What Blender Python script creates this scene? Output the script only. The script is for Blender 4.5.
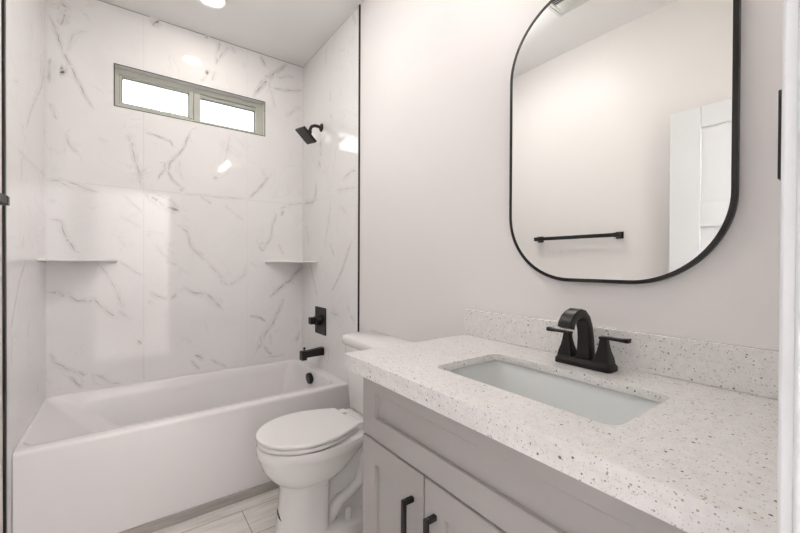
import bpy, bmesh, math, random
from mathutils import Vector, Matrix
R = math.radians
random.seed(7)
for o in list(bpy.data.objects):
    bpy.data.objects.remove(o)
SC = bpy.context.scene
COL = SC.collection

# ------------------------------------------------------------------ camera, world, exposure
EYE = 1.22                                   # camera height above the floor
FPX = 371.77                                 # focal length in pixels of an 800 px wide frame
cam_d = bpy.data.cameras.new('camera')
cam_d.sensor_width = 36.0
cam_d.lens = FPX / 800 * 36
cam_d.clip_start = 0.01
cam = bpy.data.objects.new('camera', cam_d)
COL.objects.link(cam)
cam.location = (0, 0, EYE)
cam.matrix_world = (Matrix.Translation((0, 0, EYE)) @ Matrix.Rotation(R(-36.4185), 4, 'Z')
                    @ Matrix.Rotation(R(90 - 0.4047), 4, 'X') @ Matrix.Rotation(R(0.259), 4, 'Z'))
SC.camera = cam
SC.view_settings.view_transform = 'Standard'
SC.view_settings.look = 'None'
SC.view_settings.gamma = 1.0
SC.view_settings.use_curve_mapping = False
SC.view_settings.exposure = 0.73

LAMP_VANITY = 30.0          # emission of the vanity globes
LAMP_RECESS = 46.0          # emission of the recessed lens
LAMP_FILL = 20.0           # emission of the added, unseen ceiling fill
HALL_FILL_WATTS = 112.0  # power of the added hall fill

world = bpy.data.worlds.new('overcast_sky')
SC.world = world
world.use_nodes = True
wn, wl = world.node_tree.nodes, world.node_tree.links
wn.clear()
w_out = wn.new('ShaderNodeOutputWorld'); w_bg = wn.new('ShaderNodeBackground')
w_tc = wn.new('ShaderNodeTexCoord'); w_no = wn.new('ShaderNodeTexNoise'); w_ra = wn.new('ShaderNodeValToRGB')
w_no.inputs['Scale'].default_value = 3.0; w_no.inputs['Detail'].default_value = 4.0
w_ra.color_ramp.elements[0].position = 0.38; w_ra.color_ramp.elements[0].color = (0.80, 0.90, 0.97, 1)
w_ra.color_ramp.elements[1].position = 0.62; w_ra.color_ramp.elements[1].color = (0.97, 0.98, 1.0, 1)
wl.new(w_tc.outputs['Generated'], w_no.inputs['Vector']); wl.new(w_no.outputs['Fac'], w_ra.inputs['Fac'])
wl.new(w_ra.outputs['Color'], w_bg.inputs['Color']); wl.new(w_bg.outputs['Background'], w_out.inputs['Surface'])
w_bg.inputs['Strength'].default_value = 2.8

hall_fill = bpy.data.lights.new('added_hall_fill', 'AREA')  # added unseen lamp, bounced off the hall walls to fill the room
hall_fill.shape = 'RECTANGLE'; hall_fill.size = 0.9; hall_fill.size_y = 0.9
hall_fill.energy = HALL_FILL_WATTS; hall_fill.color = (0.98, 0.97, 1.0)
hl = bpy.data.objects.new('added_hall_fill', hall_fill); COL.objects.link(hl)
hl.location = (0.35, -0.75, 2.55)
hl.rotation_euler = Vector((0.8, -0.55, -0.30)).to_track_quat('-Z', 'Y').to_euler()

# ------------------------------------------------------------------ key planes (metres)
XR, XL = 1.110, -0.352        # tiled faces right / left
XRP, XLP = 1.116, -0.358      # painted faces
YB = 2.79                     # tiled back wall
YF = 0.05                     # inner face of the entrance wall
ZC = EYE + 1.528              # ceiling
TR_R, TR_L = 1.9245, 1.945    # front edges of the tiling
def Z(r): return EYE + r

# pixel of the photo -> point on a wall plane (used only to lay out the marble veins)
CM = cam.matrix_world.copy()
def pix(ax, val, px, py):
    d = CM.to_3x3() @ Vector(((px - 400) / FPX, -(py - 266.5) / FPX, -1))
    o = CM.translation
    t = (val - o[ax]) / d[ax]
    return o + d * t

# ------------------------------------------------------------------ materials
def mat(name, color, rough=0.5, metal=0.0, ior=1.45, spec=0.5, coat=0.0):
    m = bpy.data.materials.new(name); m.use_nodes = True
    b = m.node_tree.nodes['Principled BSDF']
    b.inputs['Base Color'].default_value = (*color, 1)
    b.inputs['Roughness'].default_value = rough
    b.inputs['Metallic'].default_value = metal
    b.inputs['IOR'].default_value = ior
    b.inputs['Specular IOR Level'].default_value = spec
    b.inputs['Coat Weight'].default_value = coat
    return m
def nt(m): return m.node_tree.nodes, m.node_tree.links, m.node_tree.nodes['Principled BSDF']
def noise(m, scale, detail=3, rough=0.5, stretch=None, coord='Object', dist=0.0):
    n, l, b = nt(m)
    tc = n.new('ShaderNodeTexCoord'); no = n.new('ShaderNodeTexNoise')
    no.inputs['Scale'].default_value = scale; no.inputs['Detail'].default_value = detail
    no.inputs['Roughness'].default_value = rough; no.inputs['Distortion'].default_value = dist
    if stretch:
        mp = n.new('ShaderNodeMapping'); mp.inputs['Scale'].default_value = stretch
        l.new(tc.outputs[coord], mp.inputs['Vector']); l.new(mp.outputs['Vector'], no.inputs['Vector'])
    else:
        l.new(tc.outputs[coord], no.inputs['Vector'])
    return no.outputs['Fac']
def ramp(m, fac, stops):
    n, l, b = nt(m)
    r = n.new('ShaderNodeValToRGB'); e = r.color_ramp.elements
    while len(e) > 1: e.remove(e[-1])
    e[0].position = stops[0][0]; e[0].color = (*stops[0][1], 1)
    for p, c in stops[1:]:
        k = e.new(p); k.color = (*c, 1)
    l.new(fac, r.inputs['Fac'])
    return r.outputs['Color']
def mixc(m, fac, a, b_, mode='MIX'):
    n, l, b = nt(m)
    x = n.new('ShaderNodeMix'); x.data_type = 'RGBA'; x.blend_type = mode
    for s, v in ((x.inputs['Factor'], fac), (x.inputs['A'], a), (x.inputs['B'], b_)):
        if isinstance(v, (int, float)): s.default_value = v
        elif isinstance(v, tuple): s.default_value = (*v, 1)
        else: l.new(v, s)
    return x.outputs['Result']
def bump(m, h, strength=0.1, dist=0.002):
    n, l, b = nt(m)
    bp = n.new('ShaderNodeBump'); bp.inputs['Strength'].default_value = strength; bp.inputs['Distance'].default_value = dist
    l.new(h, bp.inputs['Height']); l.new(bp.outputs['Normal'], b.inputs['Normal'])
def base(m, c): m.node_tree.links.new(c, nt(m)[2].inputs['Base Color'])
def bw(col, m):
    return col

def painted(name, c, rough=0.42):
    m = mat(name, c, rough, spec=0.35)
    f = noise(m, 2.0, 2)
    base(m, ramp(m, f, [(0.3, tuple(v * 0.985 for v in c)), (0.7, c)]))
    bump(m, noise(m, 160, 2), 0.06, 0.001)
    return m
M = {}
M['paint'] = painted('wall_paint', (0.865, 0.836, 0.824))
M['ceil'] = painted('ceiling_paint', (0.92, 0.915, 0.91), 0.7)
M['white_paint'] = painted('white_gloss_paint', (0.75, 0.765, 0.775), 0.35)
# polished marble-look porcelain tile; 'vein' is the hand laid vein pattern of the tiles
t = M['tile'] = mat('marble_tile', (0.8, 0.8, 0.8), 0.06, ior=1.5)
n, l, b = nt(t)
cloud = ramp(t, noise(t, 2.6, 5, 0.6, dist=0.6), [(0.35, (0.835, 0.822, 0.815)), (0.65, (0.865, 0.855, 0.85))])
fv = noise(t, 3.2, 6, 0.55, dist=1.6)
thin = ramp(t, fv, [(0.485, (0, 0, 0)), (0.5, (1, 1, 1)), (0.515, (0, 0, 0))])
gate = ramp(t, noise(t, 4.1, 2), [(0.48, (0, 0, 0)), (0.66, (0.26, 0.26, 0.26))])
thin = mixc(t, 1.0, thin, gate, 'MULTIPLY')
at = n.new('ShaderNodeAttribute'); at.attribute_name = 'vein'
c1 = mixc(t, thin, cloud, (0.45, 0.43, 0.42))
c2 = mixc(t, at.outputs['Fac'], c1, (0.23, 0.21, 0.195))
base(t, c2)
t = M['tub'] = mat('white_acrylic', (0.86, 0.84, 0.84), 0.16, ior=1.49)
M['china'] = mat('white_china', (0.87, 0.86, 0.85), 0.08, ior=1.5)
M['plastic'] = mat('white_seat_plastic', (0.86, 0.845, 0.84), 0.2)
M['sink'] = mat('sink_china', (0.80, 0.83, 0.82), 0.08, ior=1.5)
M['black'] = mat('matte_black_metal', (0.011, 0.0105, 0.0105), 0.40, 0.0, spec=0.5)
M['bronze'] = mat('dark_bronze', (0.013, 0.011, 0.010), 0.38, 0.0, spec=0.35)
bump(M['bronze'], noise(M['bronze'], 900, 1), 0.05, 0.0005)
M['nozzle'] = mat('grey_rubber', (0.14, 0.14, 0.14), 0.6)
M['alu'] = mat('almond_aluminium', (0.50, 0.51, 0.45), 0.45)
M['gasket'] = mat('dark_gasket', (0.05, 0.05, 0.045), 0.6)
M['louver'] = mat('vent_white', (0.72, 0.73, 0.71), 0.5)
M['dark'] = mat('vent_painted_shade', (0.03, 0.03, 0.03), 0.8)  # near-black colour standing in for shade behind the louvres
M['chrome'] = mat('chrome', (0.75, 0.75, 0.75), 0.12, 1.0)
M['mirror'] = mat('mirror_silver', (0.93, 0.945, 0.925), 0.0, 1.0)
# vanity paint
t = M['cab'] = mat('grey_cabinet_paint', (0.44, 0.42, 0.41), 0.42)
bump(t, noise(t, 60, 3, stretch=(6, 6, 0.6)), 0.04, 0.001)
# quartz with chips
t = M['quartz'] = mat('speckled_quartz', (0.8, 0.77, 0.74), 0.16, ior=1.5)
n, l, b = nt(t)
def chips(scale, keep, size, seed):
    tc = n.new('ShaderNodeTexCoord'); mp = n.new('ShaderNodeMapping'); vo = n.new('ShaderNodeTexVoronoi')
    mp.inputs['Location'].default_value = (seed, seed * 1.7, seed * .3)
    mp.inputs['Rotation'].default_value = (seed, seed * .7, seed * 2)
    vo.inputs['Scale'].default_value = scale
    l.new(tc.outputs['Object'], mp.inputs['Vector']); l.new(mp.outputs['Vector'], vo.inputs['Vector'])
    sp = n.new('ShaderNodeSeparateColor'); l.new(vo.outputs['Color'], sp.inputs['Color'])
    a = n.new('ShaderNodeMath'); a.operation = 'LESS_THAN'; l.new(sp.outputs['Red'], a.inputs[0]); a.inputs[1].default_value = keep
    d = n.new('ShaderNodeMath'); d.operation = 'LESS_THAN'; l.new(vo.outputs['Distance'], d.inputs[0])
    mlt = n.new('ShaderNodeMath'); mlt.operation = 'MULTIPLY'; l.new(sp.outputs['Green'], mlt.inputs[0]); mlt.inputs[1].default_value = size
    l.new(mlt.outputs[0], d.inputs[1])
    f = n.new('ShaderNodeMath'); f.operation = 'MULTIPLY'; l.new(a.outputs[0], f.inputs[0]); l.new(d.outputs[0], f.inputs[1])
    return f.outputs[0]
c = ramp(t, noise(t, 60, 4), [(0.35, (0.80, 0.78, 0.765)), (0.65, (0.86, 0.845, 0.83))])
c = mixc(t, chips(380, 0.28, 0.50, 1.3), c, (0.58, 0.56, 0.54))
c = mixc(t, chips(260, 0.10, 0.55, 2.1), c, (0.44, 0.42, 0.40))
c = mixc(t, chips(170, 0.07, 0.50, 4.7), c, (0.86, 0.86, 0.85))
c = mixc(t, chips(190, 0.035, 0.55, 3.3), c, (0.20, 0.20, 0.205))
c = mixc(t, chips(260, 0.03, 0.55, 6.1), c, (0.50, 0.40, 0.32))
base(t, c)
# wood-look floor planks
t = M['floor'] = mat('wood_look_tile', (0.6, 0.55, 0.5), 0.42)
n, l, b = nt(t)
tc = n.new('ShaderNodeTexCoord'); mp = n.new('ShaderNodeMapping'); mp.inputs['Location'].default_value = (-0.46, -1.926 + 2.0, 0)
br = n.new('ShaderNodeTexBrick'); br.offset = 0.37; br.inputs['Scale'].default_value = 1.0
br.inputs['Brick Width'].default_value = 1.2; br.inputs['Row Height'].default_value = 0.2; br.inputs['Mortar Size'].default_value = 0.0022
br.inputs['Color1'].default_value = (0.76, 0.735, 0.695, 1); br.inputs['Color2'].default_value = (0.82, 0.795, 0.755, 1)
br.inputs['Mortar'].default_value = (0.36, 0.33, 0.30, 1)
l.new(tc.outputs['Object'], mp.inputs['Vector']); l.new(mp.outputs['Vector'], br.inputs['Vector'])
g1 = ramp(t, noise(t, 2.5, 7, 0.65, stretch=(1.6, 16, 1), dist=1.2), [(0.36, (0.80, 0.785, 0.76)), (0.5, (0.97, 0.97, 0.965)), (0.66, (1.07, 1.07, 1.06))])
base(t, mixc(t, 1.0, br.outputs['Color'], g1, 'MULTIPLY'))
t = M['base_tile'] = mat('grey_base_tile', (0.40, 0.375, 0.35), 0.5)
base(t, ramp(t, noise(t, 3, 6, 0.6, stretch=(2, 1, 30)), [(0.35, (0.36, 0.335, 0.31)), (0.65, (0.47, 0.44, 0.41))]))
# window glass: clear pane with surface reflection
t = M['glass'] = bpy.data.materials.new('window_glass'); t.use_nodes = True
n, l = t.node_tree.nodes, t.node_tree.links; n.clear()
o_ = n.new('ShaderNodeOutputMaterial'); mx = n.new('ShaderNodeMixShader'); tr = n.new('ShaderNodeBsdfTransparent')
gl = n.new('ShaderNodeBsdfGlossy'); gl.inputs['Roughness'].default_value = 0.02; fr = n.new('ShaderNodeFresnel')
l.new(fr.outputs[0], mx.inputs['Fac']); l.new(tr.outputs[0], mx.inputs[1]); l.new(gl.outputs[0], mx.inputs[2]); l.new(mx.outputs[0], o_.inputs['Surface'])
def emit(name, c, s):
    m = bpy.data.materials.new(name); m.use_nodes = True
    b = nt(m)[2]; b.inputs['Base Color'].default_value = (0.8, 0.8, 0.8, 1)
    b.inputs['Emission Color'].default_value = (*c, 1); b.inputs['Emission Strength'].default_value = s
    return m
M['globe'] = emit('lit_frosted_glass', (1.0, 0.92, 0.82), LAMP_VANITY)
M['fill_drum'] = emit('added_fill_diffuser', (1.0, 0.965, 0.945), LAMP_FILL)  # glowing part of the added ceiling fill
M['lens'] = emit('lit_downlight_lens', (1.0, 0.93, 0.84), LAMP_RECESS)

# ------------------------------------------------------------------ mesh helpers (everything in world metres)
def box(bm, x0, x1, y0, y1, z0, z1):
    v = [bm.verts.new((x, y, z)) for z in (z0, z1) for y in (y0, y1) for x in (x0, x1)]
    for f in ((0, 2, 3, 1), (4, 5, 7, 6), (0, 1, 5, 4), (2, 6, 7, 3), (0, 4, 6, 2), (1, 3, 7, 5)):
        bm.faces.new([v[i] for i in f])
def obox(bm, c, ax, ay, az):
    """box with centre c and half-axis vectors"""
    c, ax, ay, az = map(Vector, (c, ax, ay, az))
    v = [bm.verts.new(c + sx * ax + sy * ay + sz * az) for sz in (-1, 1) for sy in (-1, 1) for sx in (-1, 1)]
    for f in ((0, 2, 3, 1), (4, 5, 7, 6), (0, 1, 5, 4), (2, 6, 7, 3), (0, 4, 6, 2), (1, 3, 7, 5)):
        bm.faces.new([v[i] for i in f])
def loft(bm, secs, cap0=True, cap1=True, closed=False):
    rings = [[bm.verts.new(p) for p in s] for s in secs]
    N = len(rings[0]); K = len(rings)
    for i in range(K if closed else K - 1):
        a, c = rings[i], rings[(i + 1) % K]
        for k in range(N):
            bm.faces.new((a[k], a[(k + 1) % N], c[(k + 1) % N], c[k]))
    if not closed:
        if cap0: bm.faces.new(list(reversed(rings[0])))
        if cap1: bm.faces.new(rings[-1])
def rrect(a0, a1, b0, b1, r, n=8):
    P = []
    for cx, cy, s in ((a1 - r, b1 - r, 0), (a0 + r, b1 - r, 90), (a0 + r, b0 + r, 180), (a1 - r, b0 + r, 270)):
        for k in range(n + 1):
            a = R(s + 90 * k / n)
            P.append((cx + r * math.cos(a), cy + r * math.sin(a)))
    return P
def tube(bm, pts, rad, sides=14, cap=True):
    pts = [Vector(p) for p in pts]; rads = rad if isinstance(rad, (list, tuple)) else [rad] * len(pts)
    secs = []; up = None
    for i, p in enumerate(pts):
        d = (pts[min(i + 1, len(pts) - 1)] - pts[max(i - 1, 0)]).normalized()
        if up is None:
            up = Vector((0, 0, 1)) if abs(d.z) < 0.9 else Vector((0, 1, 0))
        s = d.cross(up).normalized(); u = s.cross(d).normalized(); up = u
        secs.append([p + rads[i] * (math.cos(2 * math.pi * k / sides) * s + math.sin(2 * math.pi * k / sides) * u) for k in range(sides)])
    loft(bm, secs, cap, cap)
def lathe(bm, prof, c, axis, n=40):
    """prof: (radius, distance along axis) from point c"""
    ax = Vector(axis).normalized(); s = ax.orthogonal().normalized(); u = ax.cross(s); c = Vector(c)
    loft(bm, [[c + ax * h + r * (math.cos(2 * math.pi * k / n) * s + math.sin(2 * math.pi * k / n) * u) for k in range(n)] for r, h in prof])
ROOT = {}
def obj(name, bm, m, parent=None, smooth=None, bevel=0.0, seg=2, origin=None):
    bmesh.ops.recalc_face_normals(bm, faces=bm.faces)
    me = bpy.data.meshes.new(name); bm.to_mesh(me); bm.free()
    return link(name, me, m, parent, smooth, bevel, seg, origin)
def link(name, me, m, parent=None, smooth=None, bevel=0.0, seg=2, origin=None):
    me.materials.clear(); me.materials.append(m)
    o = bpy.data.objects.new(name, me); COL.objects.link(o)
    if parent is not None:
        o.parent = parent
        loc = ROOT[parent.name]; ROOT[o.name] = loc
        me.transform(Matrix.Translation(-loc))
    else:
        loc = Vector(origin) if origin else Vector((0, 0, 0))
        me.transform(Matrix.Translation(-loc)); o.location = loc; ROOT[o.name] = loc
    if smooth:
        me.shade_smooth()
        me.set_sharp_from_angle(angle=R(smooth))
    if bevel:
        b = o.modifiers.new('bevel', 'BEVEL'); b.width = bevel; b.segments = seg; b.limit_method = 'ANGLE'; b.angle_limit = R(40)
        b.harden_normals = False
        if not smooth:
            me.shade_smooth(); me.set_sharp_from_angle(angle=R(30))
    return o
def thing(name, label, cat, loc, group=None):
    o = bpy.data.objects.new(name, None); COL.objects.link(o); o.location = loc; o.empty_display_size = 0.05
    ROOT[o.name] = Vector(loc); tag(o, label, cat, group)
    return o
def tag(o, label, cat, group=None):
    o['label'] = label; o['category'] = cat
    if group: o['group'] = group
    return o
def struct(name, bm, m, smooth=None, bevel=0.0, label=None):
    o = obj(name, bm, m, None, smooth, bevel); o['kind'] = 'structure'
    if label: o['label'] = label
    return o
def plate(loops, depth, bev=0.0):
    """2-D outline with holes -> solid of the given thickness centred on z=0 (mesh)"""
    cu = bpy.data.curves.new('tmp', 'CURVE'); cu.dimensions = '2D'; cu.fill_mode = 'BOTH'
    cu.extrude = depth / 2 - bev; cu.bevel_depth = bev; cu.bevel_resolution = 2; cu.offset = -bev
    for lp in loops:
        s = cu.splines.new('POLY'); s.points.add(len(lp) - 1); s.use_cyclic_u = True
        for p, q in zip(s.points, lp): p.co = (q[0], q[1], 0, 1)
    o = bpy.data.objects.new('tmp', cu); COL.objects.link(o)
    dg = bpy.context.evaluated_depsgraph_get()
    me = bpy.data.meshes.new_from_object(o.evaluated_get(dg))
    bpy.data.objects.remove(o); bpy.data.curves.remove(cu)
    return me
def rect(a0, a1, b0, b1): return [(a0, b0), (a1, b0), (a1, b1), (a0, b1)]
# matrices that stand a plate up: (u, v, w) -> world
def stand(me, ux, uy, uz, loc):
    m = Matrix((( *Vector(ux),), (*Vector(uy),), (*Vector(uz),))).transposed().to_4x4()
    me.transform(Matrix.Translation(loc) @ m)
    if m.determinant() < 0: me.flip_normals()
    return me

# ------------------------------------------------------------------ the setting
bm = bmesh.new(); box(bm, -1.6, 1.5, -2.1, 3.0, -0.10, 0.0); struct('floor', bm, M['floor'])
bm = bmesh.new(); box(bm, -1.6, 1.5, -2.1, 3.0, ZC, ZC + 0.1); struct('ceiling', bm, M['ceil'])
bm = bmesh.new(); box(bm, XRP, XRP + 0.12, -0.10, YB + 0.14, 0, ZC); struct('wall_right', bm, M['paint'])
bm = bmesh.new(); box(bm, XLP - 0.12, XLP, -0.10, YB + 0.14, 0, ZC); struct('wall_left', bm, M['paint'])
# entrance wall with the doorway the camera looks through
DX0, DX1, DZ = -0.27, 0.4475, 2.075
bm = bmesh.new()
box(bm, XLP, DX0 - 0.02, -0.07, YF, 0, ZC); box(bm, DX1 + 0.02, XRP, -0.07, YF, 0, ZC); box(bm, DX0 - 0.02, DX1 + 0.02, -0.07, YF, DZ + 0.02, ZC)
struct('wall_front', bm, M['paint'])
bm = bmesh.new()
box(bm, DX1, DX1 + 0.02, -0.075, YF + 0.004, 0, DZ); box(bm, DX0 - 0.02, DX0, -0.075, YF + 0.004, 0, DZ); box(bm, DX0 - 0.02, DX1 + 0.02, -0.075, YF + 0.004, DZ, DZ + 0.02)
box(bm, DX1 + 0.003, DX1 + 0.062, YF, YF + 0.0135, 0, DZ + 0.06); box(bm, DX0 - 0.062, DX0 - 0.003, YF, YF + 0.0135, 0, DZ + 0.06); box(bm, DX0 - 0.062, DX1 + 0.062, YF, YF + 0.0135, DZ + 0.003, DZ + 0.06)
struct('trim_1', bm, M['white_paint'], bevel=0.003, label='white door casing at the right edge of the photo')
# the hall behind the doorway
bm = bmesh.new(); box(bm, -1.6, 1.5, -2.2, -2.1, 0, ZC); struct('wall_hall', bm, M['paint'])
bm = bmesh.new(); box(bm, -1.7, -1.6, -2.1, -0.07, 0, ZC); struct('wall_hall_left', bm, M['paint'])
bm = bmesh.new(); box(bm, 1.5, 1.6, -2.1, -0.07, 0, ZC); struct('wall_hall_right', bm, M['paint'])
bm = bmesh.new(); box(bm, -1.6, XLP - 0.12, -0.10, -0.07, 0, ZC); box(bm, XRP + 0.12, 1.5, -0.10, -0.07, 0, ZC); struct('wall_hall_front', bm, M['paint'])

# tiling: a panel with its vein and joint pattern laid into the surface
WX0, WX1, WZ0, WZ1 = -0.0524, 0.8192, Z(0.9337), Z(1.1791)
def rough_line(pts, step=0.012, jit=0.0022):
    out = [pts[0]]
    for a, c in zip(pts[:-1], pts[1:]):
        nn = max(1, int((c - a).length / step))
        for k in range(1, nn + 1):
            p = a.lerp(c, k / nn)
            out.append(p + Vector((random.uniform(-1, 1), random.uniform(-1, 1), random.uniform(-1, 1))) * (jit if k < nn else jit * .3))
    return out
def add_ribbon(bm, lay, pts, w, val, nrm, off, taper=True, flecked=True):
    rows = []
    nn = len(pts)
    ph = random.uniform(0, 6)
    for i, p in enumerate(pts):
        d = pts[min(i + 1, nn - 1)] - pts[max(i - 1, 0)]
        d -= nrm * d.dot(nrm)
        if d.length < 1e-7: d = Vector((0, 0, 1))
        s = d.normalized().cross(nrm)
        tp = min(1.0, 0.35 + 5.0 * min(i, nn - 1 - i) / max(nn - 1, 1)) if taper else 1.0
        k = (0.62 + 0.38 * math.sin(ph + i * 0.9) * random.uniform(.4, 1)) if flecked else 1.0
        ww = w * tp * (random.uniform(.7, 1.3) if flecked else 1)
        row = []
        for q, vv in ((-1, 0.0), (-0.3, 1.0), (0.3, 1.0), (1, 0.0)):
            pp = p + s * q * ww; pp = pp - nrm * (pp - p).dot(nrm) + nrm * off
            v = bm.verts.new(pp); v[lay] = val * k * tp * vv if taper else val * vv
            row.append(v)
        rows.append(row)
    for a, c in zip(rows[:-1], rows[1:]):
        for k in range(3): bm.faces.new((a[k], a[k + 1], c[k + 1], c[k]))
def tile_wall(name, build, ax, val, nrm, veins, joints, label):
    bm = bmesh.new(); lay = bm.verts.layers.float.new('vein')
    build(bm)
    for v in bm.verts: v[lay] = 0.0
    nrm = Vector(nrm); off = 2e-4
    for a, c, w, s in joints:
        add_ribbon(bm, lay, [Vector(a).lerp(Vector(c), k / 8) for k in range(9)], w, s, nrm, off, False, False); off += 2e-6
    for pts, w, s in veins:
        P = []
        for (px, py) in pts:
            p = pix(ax, val, px, py); P.append(p)
        dep = (P[0] - CM.translation).length
        wm = w * 0.5 * dep / FPX
        L = rough_line(P)
        for p in L: p[ax] = val
        add_ribbon(bm, lay, L, wm * 3.4, s * 0.34, nrm, off, True, False); off += 2e-6
        wide = 0.9 if w > 2.2 else 0.55
        tang = (P[-1] - P[0]).normalized(); side = tang.cross(nrm)
        # a faint second strand beside the vein and a few short twigs
        sh = random.choice((-1, 1)) * wm * random.uniform(2.0, 4.0)
        k0 = random.randint(0, max(0, len(L) // 3)); k1 = random.randint(len(L) // 2, len(L))
        Q = [p + side * sh * math.sin(math.pi * (i + 1) / (k1 - k0 + 1)) + side * random.uniform(-1, 1) * .0015 for i, p in enumerate(L[k0:k1])]
        for q in Q: q[ax] = val
        if len(Q) > 2: add_ribbon(bm, lay, Q, wm * 0.8, s * 0.5, nrm, off); off += 2e-6
        for _ in range(1 + len(L) // 9):
            b0 = random.choice(L); dr = (tang * random.choice((-1, 1)) * random.uniform(.5, 1) + side * random.uniform(-1, 1)).normalized()
            ln = random.uniform(.015, .05)
            T = rough_line([b0, b0 + dr * ln * .5, b0 + dr * ln + side * random.uniform(-.008, .008)], .008, .0022)
            for q in T: q[ax] = val
            ok = all(min(abs(q.x - XL), abs(q.x - XR)) > .004 if ax == 1 else q.y < YB - .004 for q in T) and all(q.z < ZC - .01 for q in T)
            if ok and not (ax == 1 and any(WX0 - .01 < q.x < WX1 + .01 and WZ0 - .01 < q.z < WZ1 + .01 for q in T)):
                add_ribbon(bm, lay, T, wm * 0.6, s * 0.7, nrm, off); off += 2e-6
        add_ribbon(bm, lay, L, wm * wide, min(1.0, s * 2.0), nrm, off); off += 2e-6
    me = bpy.data.meshes.new(name); bm.to_mesh(me); bm.free()
    o = link(name, me, M['tile']); o['kind'] = 'structure'; o['label'] = label
    return o

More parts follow.
